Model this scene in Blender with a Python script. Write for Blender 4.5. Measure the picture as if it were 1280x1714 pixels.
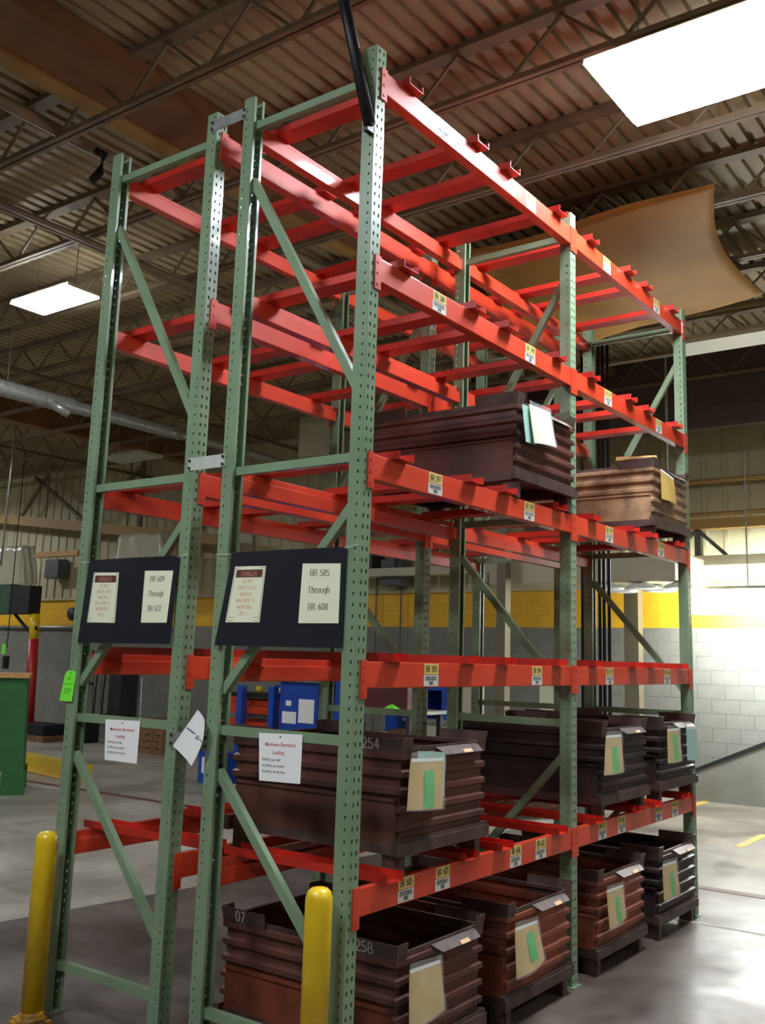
import bpy, bmesh, math, random
from mathutils import Vector, Matrix
random.seed(7)
for o in list(bpy.data.objects): bpy.data.objects.remove(o)
SC = bpy.context.scene
COL = SC.collection

# ------------------------------------------------------------------ camera
def make_camera():
    yaw, pit, rol = -.6189, .1744, .0274
    f = Vector((math.sin(yaw)*math.cos(pit), math.cos(yaw)*math.cos(pit), math.sin(pit)))
    r0 = f.cross(Vector((0, 0, 1))).normalized(); u0 = r0.cross(f)
    r = math.cos(rol)*r0 + math.sin(rol)*u0; u = -math.sin(rol)*r0 + math.cos(rol)*u0
    cd = bpy.data.cameras.new('camera'); c = bpy.data.objects.new('camera', cd); COL.objects.link(c)
    m = Matrix((r, u, -f)).transposed().to_4x4(); m.translation = (2.7125, -3.4354, 1.8774)
    c.matrix_world = m
    cd.sensor_fit = 'VERTICAL'; cd.sensor_height = 36; cd.lens = 36*1627.1/1714
    cd.shift_x = -43.9/1714; cd.shift_y = -39.4/1714; cd.clip_end = 200; cd.clip_start = .05
    SC.camera = c
make_camera()
# ------------------------------------------------------------------ world, exposure
W = bpy.data.worlds.new('world'); SC.world = W; W.use_nodes = True
W.node_tree.nodes['Background'].inputs[0].default_value = (.55, .6, .75, 1)
W.node_tree.nodes['Background'].inputs[1].default_value = .05
SC.view_settings.view_transform = 'Standard'; SC.view_settings.look = 'None'
SC.view_settings.exposure = 0; SC.view_settings.gamma = 1; SC.view_settings.use_curve_mapping = False
LAMP = 84.0          # emission of a lit high-bay lens
DOCK = 65.0          # emission of the dock light
# lit high-bay fixtures: centre of the lens (the last ones hang outside the frame)
LIT = [(.98, 2.12, 5.60, 1.3, .85), (-6.28, 2.48, 5.60, .98, .42)]  # first lens made larger to take in the bloom around it
LIT_OUT = [(-1.3, -3.0, 5.6, 1.2, .5), (1.3, -4.8, 5.6, 1.2, .5), (-10.5, -2.6, 5.6, 1.2, .5), (6.8, 1.2, 5.6, 1.2, .5),
           (-14.5, 4.4, 5.6, 1.2, .5), (-20.5, 7.6, 5.6, 1.2, .5)]

# ------------------------------------------------------------------ helpers
def lin(c):
    return tuple(((v/255)/12.92 if v <= 10 else ((v/255+.055)/1.055)**2.4) for v in c)
MATS = {}
def mat(name, c, rough=.5, metal=0., c2=None, scale=6., amt=.5, bump=0., bscale=40., emit=0., coat=0., detail=5., stretch=None, alpha=None, spec=.5, low=.4, high=.65):
    m = bpy.data.materials.new(name); m.use_nodes = True; nt = m.node_tree; N = nt.nodes; Lk = nt.links
    b = N['Principled BSDF']; b.inputs['Roughness'].default_value = rough; b.inputs['Metallic'].default_value = metal
    b.inputs['Specular IOR Level'].default_value = spec
    if coat: b.inputs['Coat Weight'].default_value = coat; b.inputs['Coat Roughness'].default_value = .07
    c = lin(c); b.inputs['Base Color'].default_value = (*c, 1)
    tc = N.new('ShaderNodeTexCoord'); mp = N.new('ShaderNodeMapping'); Lk.new(tc.outputs['Object'], mp.inputs[0])
    if stretch: mp.inputs['Scale'].default_value = stretch
    if c2:
        n = N.new('ShaderNodeTexNoise'); n.inputs['Scale'].default_value = scale; n.inputs['Detail'].default_value = detail
        Lk.new(mp.outputs[0], n.inputs['Vector'])
        r = N.new('ShaderNodeMapRange'); r.inputs[1].default_value = low; r.inputs[2].default_value = high; r.inputs[4].default_value = amt
        Lk.new(n.outputs[0], r.inputs[0])
        mx = N.new('ShaderNodeMix'); mx.data_type = 'RGBA'; mx.inputs[6].default_value = (*c, 1); mx.inputs[7].default_value = (*lin(c2), 1)
        Lk.new(r.outputs[0], mx.inputs[0]); Lk.new(mx.outputs[2], b.inputs['Base Color'])
    if bump:
        n2 = N.new('ShaderNodeTexNoise'); n2.inputs['Scale'].default_value = bscale; n2.inputs['Detail'].default_value = 4
        Lk.new(mp.outputs[0], n2.inputs['Vector'])
        bp = N.new('ShaderNodeBump'); bp.inputs['Strength'].default_value = bump; bp.inputs['Distance'].default_value = .01
        Lk.new(n2.outputs[0], bp.inputs['Height']); Lk.new(bp.outputs[0], b.inputs['Normal'])
    if emit:
        b.inputs['Emission Color'].default_value = (*c, 1); b.inputs['Emission Strength'].default_value = emit
    if alpha is not None: b.inputs['Alpha'].default_value = alpha
    MATS[name] = m; return m

class MB:
    """collects polygons (with a material slot each) and links them as one mesh object"""
    def __init__(s): s.v = []; s.f = []; s.m = []; s.slot = 0
    def quad(s, *p, slot=None):
        n = len(s.v); s.v += [tuple(q) for q in p]; s.f.append(tuple(range(n, n+len(p)))); s.m.append(s.slot if slot is None else slot)
    def box(s, a, b):
        x0, y0, z0 = a; x1, y1, z1 = b; n = len(s.v)
        s.v += [(x0,y0,z0),(x1,y0,z0),(x1,y1,z0),(x0,y1,z0),(x0,y0,z1),(x1,y0,z1),(x1,y1,z1),(x0,y1,z1)]
        for q in ((0,3,2,1),(4,5,6,7),(0,1,5,4),(1,2,6,5),(2,3,7,6),(3,0,4,7)): s.f.append(tuple(n+i for i in q)); s.m.append(s.slot)
        return s
    def bar(s, p, q, w, h, up=(0,0,1)):
        p = Vector(p); q = Vector(q); d = (q-p).normalized(); up = Vector(up)
        if abs(d.dot(up)) > .98: up = Vector((0,1,0))
        a = d.cross(up).normalized()*w/2; b = a.cross(d).normalized()*h/2; n = len(s.v)
        for c in (p, q): s.v += [tuple(c-a-b), tuple(c+a-b), tuple(c+a+b), tuple(c-a+b)]
        for t in ((0,1,2,3),(7,6,5,4),(0,4,5,1),(1,5,6,2),(2,6,7,3),(3,7,4,0)): s.f.append(tuple(n+i for i in t)); s.m.append(s.slot)
        return s
    def tube(s, pts, r, n=12, cap=True, r1=None):
        pts = [Vector(p) for p in pts]; k0 = len(s.v); L = len(pts); ref = None
        for i, p in enumerate(pts):
            d = (pts[min(i+1, L-1)]-pts[max(i-1, 0)]).normalized()
            if ref is None: ref = Vector((0,0,1)) if abs(d.z) < .9 else Vector((1,0,0))
            a = d.cross(ref).normalized(); b = d.cross(a).normalized()
            rr = r if r1 is None else r+(r1-r)*i/(L-1)
            s.v += [tuple(p+a*rr*math.cos(2*math.pi*j/n)+b*rr*math.sin(2*math.pi*j/n)) for j in range(n)]
        for i in range(L-1):
            for j in range(n): s.f.append((k0+i*n+j, k0+i*n+(j+1)%n, k0+(i+1)*n+(j+1)%n, k0+(i+1)*n+j)); s.m.append(s.slot)
        if cap:
            s.f.append(tuple(k0+j for j in range(n))[::-1]); s.f.append(tuple(k0+(L-1)*n+j for j in range(n))); s.m += [s.slot]*2
        return s
    def lathe(s, prof, cx=0, cy=0, n=24):
        k0 = len(s.v)
        for r, z in prof: s.v += [(cx+r*math.cos(2*math.pi*j/n), cy+r*math.sin(2*math.pi*j/n), z) for j in range(n)]
        for i in range(len(prof)-1):
            for j in range(n): s.f.append((k0+i*n+j, k0+i*n+(j+1)%n, k0+(i+1)*n+(j+1)%n, k0+(i+1)*n+j)); s.m.append(s.slot)
        s.f.append(tuple(k0+j for j in range(n))[::-1]); s.f.append(tuple(k0+(len(prof)-1)*n+j for j in range(n))); s.m += [s.slot]*2
        return s
    def prism(s, poly, axis, a, b):
        """poly of 2-D points swept along axis; poly coords are the other two axes in order"""
        def P(u, v, t):
            return {'x': (t, u, v), 'y': (u, t, v), 'z': (u, v, t)}[axis]
        n = len(poly); k = len(s.v); s.v += [P(u, v, a) for u, v in poly]+[P(u, v, b) for u, v in poly]
        for i in range(n): s.f.append((k+i, k+(i+1)%n, k+n+(i+1)%n, k+n+i)); s.m.append(s.slot)
        s.f.append(tuple(k+i for i in range(n))[::-1]); s.f.append(tuple(k+n+i for i in range(n))); s.m += [s.slot]*2
        return s
    def grid(s, fn, nu, nv):
        k = len(s.v)
        for i in range(nu+1):
            for j in range(nv+1): s.v.append(tuple(fn(i/nu, j/nv)))
        for i in range(nu):
            for j in range(nv): a = k+i*(nv+1)+j; s.f.append((a, a+nv+1, a+nv+2, a+1)); s.m.append(s.slot)
        return s
    def mesh(s, name, mats, smooth=False, weld=False, off=(0,0,0)):
        me = bpy.data.meshes.new(name)
        me.from_pydata([(x-off[0], y-off[1], z-off[2]) for x, y, z in s.v], [], s.f)
        if not isinstance(mats, (list, tuple)): mats = [mats]
        for m in mats: me.materials.append(m)
        me.polygons.foreach_set('material_index', s.m)
        bm = bmesh.new(); bm.from_mesh(me)
        if weld: bmesh.ops.remove_doubles(bm, verts=bm.verts, dist=1e-5)
        if not any(f.material_index for f in bm.faces): bmesh.ops.recalc_face_normals(bm, faces=bm.faces)
        bm.to_mesh(me); bm.free()
        if smooth: me.polygons.foreach_set('use_smooth', [True]*len(me.polygons))
        me.update(); return me
def wloc(o):
    v = Vector((0,0,0))
    while o is not None: v += o.location; o = o.parent
    return v
def put(name, me, parent=None, loc=(0,0,0), rot=(0,0,0), label=None, solid=0, bevel=0, auto=0):
    o = bpy.data.objects.new(name, me); COL.objects.link(o); o.parent = parent; o.location = loc; o.rotation_euler = rot
    if label: o['label'] = label
    if solid: m = o.modifiers.new('s', 'SOLIDIFY'); m.thickness = solid; m.offset = 0
    if bevel:
        m = o.modifiers.new('b', 'BEVEL'); m.width = bevel; m.segments = 2; m.limit_method = 'ANGLE'
    return o
def part(name, mb, mats, parent, label=None, smooth=False, solid=0, bevel=0, weld=False):
    """mb is in world coordinates; the child sits at the parent's origin (parents are never rotated when this is used)"""
    return put(name, mb.mesh(name, mats, smooth, weld, wloc(parent) if parent else (0,0,0)), parent, label=label, solid=solid, bevel=bevel)
def thing(name, label, cat, loc=(0,0,0), group=None):
    o = bpy.data.objects.new(name, None); COL.objects.link(o); o.location = loc; o.empty_display_size = .1
    o['label'] = label; o['category'] = cat
    if group: o['group'] = group
    return o
def tag(o, label, cat, group=None):
    o['label'] = label; o['category'] = cat
    if group: o['group'] = group
    return o
def single(name, mb, mats, label, cat, group=None, loc=(0,0,0), **k):
    sm = k.pop('smooth', False); wd = k.pop('weld', False)
    o = put(name, mb.mesh(name, mats, sm, wd, loc), None, loc=loc, **k); return tag(o, label, cat, group)
def struct(name, mb, mats, parent=None, **k):
    o = part(name, mb, mats, parent, **k)
    if parent is None: o['kind'] = 'structure'
    return o
def copy_tree(o, parent=None):
    c = o.copy(); COL.objects.link(c); c.parent = parent
    for ch in list(o.children): copy_tree(ch, c)
    return c

# ---- lettering: built-in sans font flattened to polygons, and a small stroke alphabet with serifs
_tc = {}
def sans(s, bold=0.):
    """list of polygons (2-D), height of a capital = about .7, starting at x=0"""
    k = (s, bold)
    if k not in _tc:
        cu = bpy.data.curves.new('t', 'FONT'); cu.body = s; cu.offset = bold; cu.resolution_u = 2
        ob = bpy.data.objects.new('t', cu); COL.objects.link(ob)
        dg = bpy.context.evaluated_depsgraph_get(); me = ob.evaluated_get(dg).to_mesh()
        P = [[(me.vertices[i].co.x, me.vertices[i].co.y) for i in p.vertices] for p in me.polygons]
        w = max((q[0] for p in P for q in p), default=0)
        ob.evaluated_get(dg).to_mesh_clear(); bpy.data.objects.remove(ob); bpy.data.curves.remove(cu)
        _tc[k] = (P, w)
    return _tc[k]
def arc(cx, cy, rx, ry, a0, a1, n=10):
    return [(cx+rx*math.cos(math.radians(a0+(a1-a0)*i/n)), cy+ry*math.sin(math.radians(a0+(a1-a0)*i/n))) for i in range(n+1)]
G = {  # glyph: (width, [strokes])  capital height 1
 'A': (.8, [[(.08,0),(.4,1)],[(.4,1),(.72,0)],[(.22,.36),(.6,.36)]]), 'B': (.72, [[(.14,0),(.14,1)],[(.14,1),*arc(.38,.76,.2,.24,90,-90),(.14,.52)],[(.14,.52),*arc(.4,.26,.24,.26,90,-90),(.14,0)]]),
 'C': (.76, [arc(.42,.5,.32,.5,50,310)]), 'D': (.8, [[(.14,0),(.14,1)],[(.14,1),*arc(.36,.5,.34,.5,90,-90),(.14,0)]]), 'E': (.68, [[(.14,0),(.14,1)],[(.14,1),(.6,1)],[(.14,.52),(.46,.52)],[(.14,0),(.62,0)]]),
 'G': (.8, [arc(.42,.5,.32,.5,50,330),[(.7,.4),(.7,0)]]), 'H': (.84, [[(.14,0),(.14,1)],[(.7,0),(.7,1)],[(.14,.52),(.7,.52)]]), 'I': (.36, [[(.18,0),(.18,1)]]),
 'K': (.8, [[(.14,0),(.14,1)],[(.66,1),(.16,.45)],[(.32,.6),(.7,0)]]), 'L': (.66, [[(.14,0),(.14,1)],[(.14,0),(.6,0)]]), 'M': (1., [[(.12,0),(.16,1)],[(.16,1),(.5,.1)],[(.5,.1),(.84,1)],[(.84,1),(.88,0)]]),
 'N': (.84, [[(.14,0),(.14,1)],[(.14,1),(.7,0)],[(.7,0),(.7,1)]]), 'O': (.84, [arc(.42,.5,.32,.5,0,360,18)]), 'R': (.78, [[(.14,0),(.14,1)],[(.14,1),*arc(.4,.76,.2,.24,90,-90),(.14,.52)],[(.38,.52),(.7,0)]]),
 'S': (.64, [[*arc(.32,.75,.2,.25,30,270),*arc(.32,.25,.22,.25,90,-150)]]), 'T': (.74, [[(.37,0),(.37,1)],[(.05,.98),(.69,.98)]]), 'W': (1.1, [[(.08,1),(.3,0)],[(.3,0),(.55,.9)],[(.55,.9),(.8,0)],[(.8,0),(1.02,1)]]),
 'P': (.7, [[(.14,0),(.14,1)],[(.14,1),*arc(.4,.75,.22,.25,90,-90),(.14,.5)]]), 'X': (.8, [[(.1,0),(.7,1)],[(.1,1),(.7,0)]]),
 'h': (.6, [[(.12,0),(.12,1)],[(.12,.45),*arc(.3,.45,.17,.2,150,0),(.47,0)]]), 'r': (.46, [[(.12,0),(.12,.65)],[(.12,.4),*arc(.32,.45,.16,.2,170,50)]]), 'o': (.58, [arc(.29,.33,.21,.33,0,360,14)]),
 'u': (.62, [[(.12,.65),*arc(.3,.2,.18,.2,180,300)],[(.5,.65),(.5,0)]]), 'g': (.58, [arc(.28,.36,.2,.29,0,360,14),[(.48,.62),(.48,-.1),*arc(.28,-.12,.2,.16,0,-150)]]),
 '0': (.6, [arc(.3,.5,.21,.5,0,360,16)]), '1': (.5, [[(.12,.78),(.28,1),(.28,0)]]), '2': (.6, [[*arc(.3,.72,.2,.28,160,-30),(.1,.02),(.52,.02)]]), '3': (.6, [[*arc(.28,.75,.19,.25,150,-90),*arc(.28,.26,.22,.26,90,-150)]]),
 '4': (.62, [[(.4,0),(.4,1),(.08,.3),(.56,.3)]]), '5': (.6, [[(.5,.98),(.16,.98),(.13,.55),*arc(.28,.3,.22,.3,110,-150)]]), '6': (.6, [[(.46,.98),*arc(.4,.4,.3,.5,110,180),*arc(.3,.28,.2,.28,180,540,14)]]),
 '7': (.56, [[(.08,.98),(.5,.98),(.2,0)]]), '8': (.6, [arc(.3,.75,.17,.24,-90,270,14), arc(.3,.26,.21,.26,90,450,14)]), '9': (.6, [[(.14,.02),*arc(.2,.6,.3,.5,-60,0),*arc(.3,.7,.2,.28,0,360,14)]]), ' ': (.4, [])}
def stroke_text(s, thick=.12, thin=.05, serif=True):
    P = []; x = 0
    def seg(a, b, w):
        d = Vector((b[0]-a[0], b[1]-a[1])); L = d.length
        if L < 1e-6: return
        d /= L; nrm = Vector((-d.y, d.x))*w/2; e = d*w*.2
        P.append([(a[0]-e.x+nrm.x+x, a[1]-e.y+nrm.y), (a[0]-e.x-nrm.x+x, a[1]-e.y-nrm.y), (b[0]+e.x-nrm.x+x, b[1]+e.y-nrm.y), (b[0]+e.x+nrm.x+x, b[1]+e.y+nrm.y)])
    for ch in s:
        w, st = G[ch]
        for pl in st:
            for a, b in zip(pl, pl[1:]):
                v = abs(b[1]-a[1])/(math.hypot(b[0]-a[0], b[1]-a[1])+1e-9); seg(a, b, thin+(thick-thin)*v)
            if serif:
                for a, b in ((pl[0], pl[1]), (pl[-1], pl[-2])):
                    if abs(a[0]-b[0]) < .35*abs(a[1]-b[1]) and abs(a[1]-b[1]) > .3: seg((a[0]-.1, a[1]), (a[0]+.1, a[1]), thin*.8)
        x += w
    return P, x
def lay(mb, polys, o, ux, uy, slot, nrm=None, k=0):
    """place 2-D polygons on the plane through o with unit vectors ux, uy"""
    o = Vector(o); ux = Vector(ux); uy = Vector(uy)
    for p in polys: mb.quad(*[o+ux*a+uy*b for a, b in p], slot=slot)
def bil(c):
    """bilinear map of the unit square on corners top-left, top-right, bottom-right, bottom-left; u right, v up"""
    tl, tr, br, bl = [Vector(q) for q in c]
    return lambda u, v: (bl*(1-u)+br*u)*(1-v)+(tl*(1-u)+tr*u)*v
def on_sheet(mb, polys, F, u0, v0, su, sv, slot, lift):
    for p in polys: mb.quad(*[F(u0+a*su, v0+b*sv)+lift for a, b in p], slot=slot)
def rect(u0, v0, u1, v1): return [[(u0, v0), (u1, v0), (u1, v1), (u0, v1)]]
def centred(mb, txt, F, uc, v0, h, wmax, asp, slot, lift, kind='serif', bold=.02, left=False, hfix=None):
    """text of capital height h (in v units); asp = sheet width/height"""
    if kind == 'serif': P, w = stroke_text(txt); sc = h
    else: P, w = sans(txt, bold); sc = h/.7
    su = sc/asp
    if w*su > wmax: su = wmax/w
    on_sheet(mb, P, F, uc if left else uc-w*su/2, v0, su, sc, slot, lift)

# ------------------------------------------------------------------ materials
M_green = mat('green_paint', (130,154,122), .33, c2=(108,134,104), scale=3, amt=.6, bump=.03, bscale=60, coat=.6)
M_orange = mat('orange_red_paint', (222,70,38), .46, c2=(194,48,28), scale=2.2, amt=.6, bump=.01, bscale=6, coat=1.)
M_red = mat('support_red_paint', (205,48,32), .42, c2=(160,34,26), scale=5, amt=.6, bump=.05)
M_galv = mat('galvanised_steel', (178,184,178), .38, .7, c2=(140,146,142), scale=14, amt=.6)
M_litplate = mat('lit_spacer_steel', (206,212,200), .4, .2, c2=(180,186,174), scale=12, amt=.6)  # paler copy of the galvanised steel: light on the middle spacer as colour
M_bolt = mat('bolt_steel', (90,88,84), .4, .8)
M_white = mat('white_paper', (248,249,244), .7)
M_cream = mat('cream_paper', (236,240,206), .6)
M_manila = mat('manila_paper', (212,180,98), .45, c2=(196,160,84), scale=8, amt=.6, coat=.3)
M_blue_paper = mat('pale_blue_green_paper', (160,205,190), .5, coat=.3)
M_tag = mat('fluorescent_green_tag', (125,250,60), .6)
M_sticker = mat('green_sticker', (60,190,85), .5)
M_ink = mat('black_ink', (38,40,42), .7)
M_fade = mat('faded_orange_ink', (216,152,96), .7)
M_redink = mat('red_ink', (200,60,66), .7)
M_maroon = mat('faded_maroon_ink', (92,48,42), .7)
M_greyink = mat('grey_barcode_ink', (104,108,102), .7)
M_blueink = mat('blue_ink', (52,66,120), .6)
M_chalk = mat('white_chalk', (190,186,180), .9)
M_board = mat('black_plastic_sheet', (30,33,42), .38, c2=(22,24,30), scale=3, amt=.6, bump=.04, bscale=8)
M_lab_y = mat('yellow_label', (226,204,120), .4, coat=.4)
M_lab_w = mat('white_label', (214,216,204), .4, coat=.4)
M_yel = mat('yellow_paint', (236,200,26), .38, c2=(214,176,18), scale=7, amt=.6, bump=.06, bscale=30, coat=.3)
M_yelworn = mat('worn_orange_yellow_paint', (196,140,20), .6, c2=(80,54,26), scale=18, amt=.9)
M_black = mat('black_steel', (30,28,30), .42, .3)
M_tub = {
 'dark': mat('dark_steel', (70,56,54), .45, .25, c2=(44,34,36), scale=5, amt=.9, bump=.12, bscale=25),
 'maroon': mat('maroon_steel', (108,66,56), .45, .15, c2=(66,42,38), scale=4, amt=.9, bump=.12, bscale=25),
 'rust': mat('rusty_steel', (156,84,60), .5, .1, c2=(84,50,42), scale=4, amt=.9, bump=.14, bscale=25),
 'tan': mat('dusty_tan_steel', (168,134,98), .6, .1, c2=(92,70,54), scale=7, amt=.9, bump=.14, bscale=25)}
M_copper = mat('bare_rusted_panel', (142,74,50), .42, .25, c2=(96,52,42), scale=5, amt=.9, bump=.1, bscale=12)
M_frame_d = mat('grey_brown_rail_steel', (98,78,72), .42, .25, c2=(64,50,48), scale=8, amt=.8, bump=.1)
M_lip = mat('bare_grey_lip_steel', (132,120,116), .4, .3, c2=(96,84,82), scale=12, amt=.8)
M_liplab = mat('pale_orange_label', (236,196,150), .5)
M_film = mat('clear_plastic_film', (225,232,228), .12, alpha=.22, spec=.8)
M_deck = mat('roof_deck_paint', (166,150,114), .62, c2=(130,110,80), scale=.7, amt=.8, bump=.05, bscale=10)
M_joist = mat('joist_paint', (128,110,84), .6, c2=(96,80,62), scale=4, amt=.6)
M_girder = mat('girder_brown_paint', (132,92,56), .65, c2=(110,74,46), scale=2, amt=.6)
M_ledge = mat('tan_ledge_paint', (168,134,76), .6)
M_lens = mat('lit_lamp_lens', (238,244,255), .5, emit=LAMP)
M_dock = mat('lit_dock_lens', (240,250,255), .5, emit=DOCK)
M_unlit = mat('unlit_lamp_lens', (190,190,176), .5)
M_wgrey = mat('grey_block_paint', (136,134,124), .6, c2=(122,120,110), scale=3, amt=.6, bump=.15, bscale=60)
M_wyel = mat('yellow_block_paint', (246,190,44), .55, c2=(232,170,36), scale=3, amt=.5, bump=.15, bscale=60)
M_mortar = mat('mortar', (128,126,116), .85, bump=.2)
M_siding = mat('cream_siding', (196,188,150), .6, c2=(178,168,130), scale=.6, amt=.7)
M_conc = None
M_duct = mat('beige_duct_paint', (204,198,170), .5, c2=(186,178,148), scale=1.5, amt=.6)
M_tarp = mat('yellow_brown_tarp', (176,128,44), .7, c2=(146,100,32), scale=.9, amt=.9, bump=.2, bscale=2.2)
M_pipew = mat('white_spiral_duct', (160,162,154), .34, .55)
M_brownc = mat('brown_column_paint', (120,112,90), .5)
M_gbin = mat('machine_green_paint', (46,108,52), .5, c2=(38,92,44), scale=4, amt=.6)
M_dgreen = mat('dark_green_paint', (60,90,62), .5, c2=(44,70,48), scale=4, amt=.6)
M_wood = mat('raw_wood', (206,164,104), .7, c2=(160,118,70), scale=10, amt=.8, stretch=(1,8,8))
M_pallet = mat('pallet_wood', (136,98,62), .8, c2=(100,70,44), scale=10, amt=.8)
M_blue = mat('blue_machine_paint', (38,82,178), .42, c2=(28,62,150), scale=4, amt=.5)
M_plast = mat('wrinkled_plastic_wrap', (200,194,168), .25, alpha=.75, bump=.6, bscale=14)
M_grey = mat('grey_enclosure_paint', (92,92,92), .5)
M_dgrey = mat('dark_grey_enclosure', (54,54,58), .5)
M_redpole = mat('red_post_paint', (176,36,34), .42)
M_linered = mat('worn_red_floor_paint', (110,58,50), .6, c2=(92,70,62), scale=9, amt=.7)
M_lineyel = mat('worn_yellow_floor_paint', (214,170,70), .6, c2=(180,150,90), scale=16, amt=.7)
M_rubber = mat('black_rubber', (26,25,26), .7)

def floor_material():
    m = bpy.data.materials.new('concrete'); m.use_nodes = True; nt = m.node_tree; N = nt.nodes; Lk = nt.links; b = N['Principled BSDF']
    g = N.new('ShaderNodeNewGeometry'); sx = N.new('ShaderNodeSeparateXYZ'); Lk.new(g.outputs['Position'], sx.inputs[0])
    def math_(op, a, bb, c=None):
        n = N.new('ShaderNodeMath'); n.operation = op
        for i, v in enumerate((a, bb) if c is None else (a, bb, c)):
            if isinstance(v, (int, float)): n.inputs[i].default_value = v
            else: Lk.new(v, n.inputs[i])
        return n.outputs[0]
    nz = N.new('ShaderNodeTexNoise'); nz.inputs['Scale'].default_value = .9; nz.inputs['Detail'].default_value = 7; nz.inputs['Roughness'].default_value = .62
    Lk.new(g.outputs['Position'], nz.inputs['Vector'])
    nf = N.new('ShaderNodeTexNoise'); nf.inputs['Scale'].default_value = 7; nf.inputs['Detail'].default_value = 6; Lk.new(g.outputs['Position'], nf.inputs['Vector'])
    def ramp(src, pts):
        r = N.new('ShaderNodeValToRGB'); Lk.new(src, r.inputs[0]); e = r.color_ramp.elements
        e[0].position, e[1].position = pts[0][0], pts[-1][0]; e[0].color = (*lin(pts[0][1]), 1); e[1].color = (*lin(pts[-1][1]), 1)
        for p, c in pts[1:-1]: q = e.new(p); q.color = (*lin(c), 1)
        return r.outputs[0]
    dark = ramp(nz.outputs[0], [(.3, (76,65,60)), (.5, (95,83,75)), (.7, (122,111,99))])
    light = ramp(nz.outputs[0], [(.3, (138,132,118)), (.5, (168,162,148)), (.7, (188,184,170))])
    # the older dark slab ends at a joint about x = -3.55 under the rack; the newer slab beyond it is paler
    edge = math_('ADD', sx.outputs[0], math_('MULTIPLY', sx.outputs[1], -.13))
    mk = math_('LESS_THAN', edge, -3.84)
    lit_mask = math_('GREATER_THAN', sx.outputs[1], 5.3)  # paler concrete past the red line stands in for strong light there
    mk = math_('MAXIMUM', mk, math_('MULTIPLY', lit_mask, .35))
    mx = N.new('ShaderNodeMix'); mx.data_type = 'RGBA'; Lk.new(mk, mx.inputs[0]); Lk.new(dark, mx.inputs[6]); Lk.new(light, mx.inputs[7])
    m2 = N.new('ShaderNodeMix'); m2.data_type = 'RGBA'; m2.blend_type = 'MULTIPLY'; m2.inputs[0].default_value = .5
    Lk.new(mx.outputs[2], m2.inputs[6]); Lk.new(ramp(nf.outputs[0], [(.3, (190,186,180)), (.7, (255,255,255))]), m2.inputs[7])
    Lk.new(m2.outputs[2], b.inputs['Base Color'])
    r = N.new('ShaderNodeMapRange'); r.inputs[1].default_value = .35; r.inputs[2].default_value = .65; r.inputs[3].default_value = .28; r.inputs[4].default_value = .6
    Lk.new(nz.outputs[0], r.inputs[0]); Lk.new(r.outputs[0], b.inputs['Roughness'])
    bp = N.new('ShaderNodeBump'); bp.inputs['Strength'].default_value = .12; bp.inputs['Distance'].default_value = .01; Lk.new(nf.outputs[0], bp.inputs['Height']); Lk.new(bp.outputs[0], b.inputs['Normal'])
    return m
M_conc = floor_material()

# ------------------------------------------------------------------ the setting
XL, XR, YN, YW, ZC = -26., 9., -12., 11., 6.3
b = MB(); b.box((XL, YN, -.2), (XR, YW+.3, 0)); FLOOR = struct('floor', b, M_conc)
b = MB(); b.box((-13, 5.28, .0005), (3.2, 5.40, .0035)); part('painted_line', b, M_linered, FLOOR, label='worn red line painted across the concrete')
b = MB()
for x0, y0, x1, y1 in ((-.70, 7.55, -.60, 8.55), (-2.15, 10.0, -2.05, 10.95)):
    b = MB(); b.box((x0, y0, .0005), (x1, y1, .0035)); part('painted_dash', b, M_lineyel, FLOOR, label='short yellow dash painted on the concrete')
b = MB(); b.box((-1.2, 4.12, .0005), (3.5, 4.135, .002)); part('floor_streak', b, mat('pale_light_streak', (176,170,156), .6), FLOOR, label='pale streak of reflected light laid on the concrete')  # pale strips paint streaks of light reflected on the floor
b = MB(); b.box((-1.3, 4.14, .0005), (3.5, 4.17, .002)); part('floor_streak', b, MATS['pale_light_streak'], FLOOR)

# back wall: block below, ribbed siding above
b = MB(); b.box((XL, YW, 0), (XR, YW+.25, ZC)); WALL = struct('wall_back', b, M_mortar)
CW, CH, NC = .4064, .2047, 15
def block_mesh(name, m):
    q = MB(); q.box((.0025, -.008, .002), (CW-.0025, .001, CH-.002)); return q.mesh(name, m)
bm_g, bm_y = block_mesh('block_grey', M_wgrey), block_mesh('block_yellow', M_wyel)
rest_g, rest_y = MB(), MB()
for k in range(NC):
    yellow = k >= 12
    x = XL+.4+(k % 2)*CW/2
    while x < XR-CW:
        if -7.7 < x < -.2:
            put('block', bm_y if yellow else bm_g, WALL, (x, YW, k*CH))
        else:
            (rest_y if yellow else rest_g).box((x+.0025, YW-.008, k*CH+.002), (x+CW-.0025, YW+.001, k*CH+CH-.002))
        x += CW
b = MB(); b.box((XL, YW-.002, 12*CH), (XR, YW+.0005, NC*CH)); part('joint_paint', b, mat('yellow_joint_paint', (214,164,40), .7), WALL, label='yellow painted joints')
o = part('blocks', rest_g, M_wgrey, WALL); o['kind'] = 'stuff'
o = part('blocks', rest_y, M_wyel, WALL, label='yellow painted band of blocks'); o['kind'] = 'stuff'
zs = NC*CH
b = MB(); x = XL; n = 0
while x < XR:
    for (xa, ya), (xb, yb) in (((0, 0), (.22, 0)), ((.22, 0), (.245, -.035)), ((.245, -.035), (.295, -.035)), ((.295, -.035), (.32, 0))):
        b.quad((x+xa, YW-.03+ya, zs), (x+xb, YW-.03+yb, zs), (x+xb, YW-.03+yb, ZC), (x+xa, YW-.03+ya, ZC))
    x += .32
part('siding', b, M_siding, WALL, label='cream ribbed metal siding', weld=True)
b = MB(); b.box((XL, YW-.075, zs-.01), (XR, YW-.02, zs+.045)); part('flashing', b, M_siding, WALL)
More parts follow.
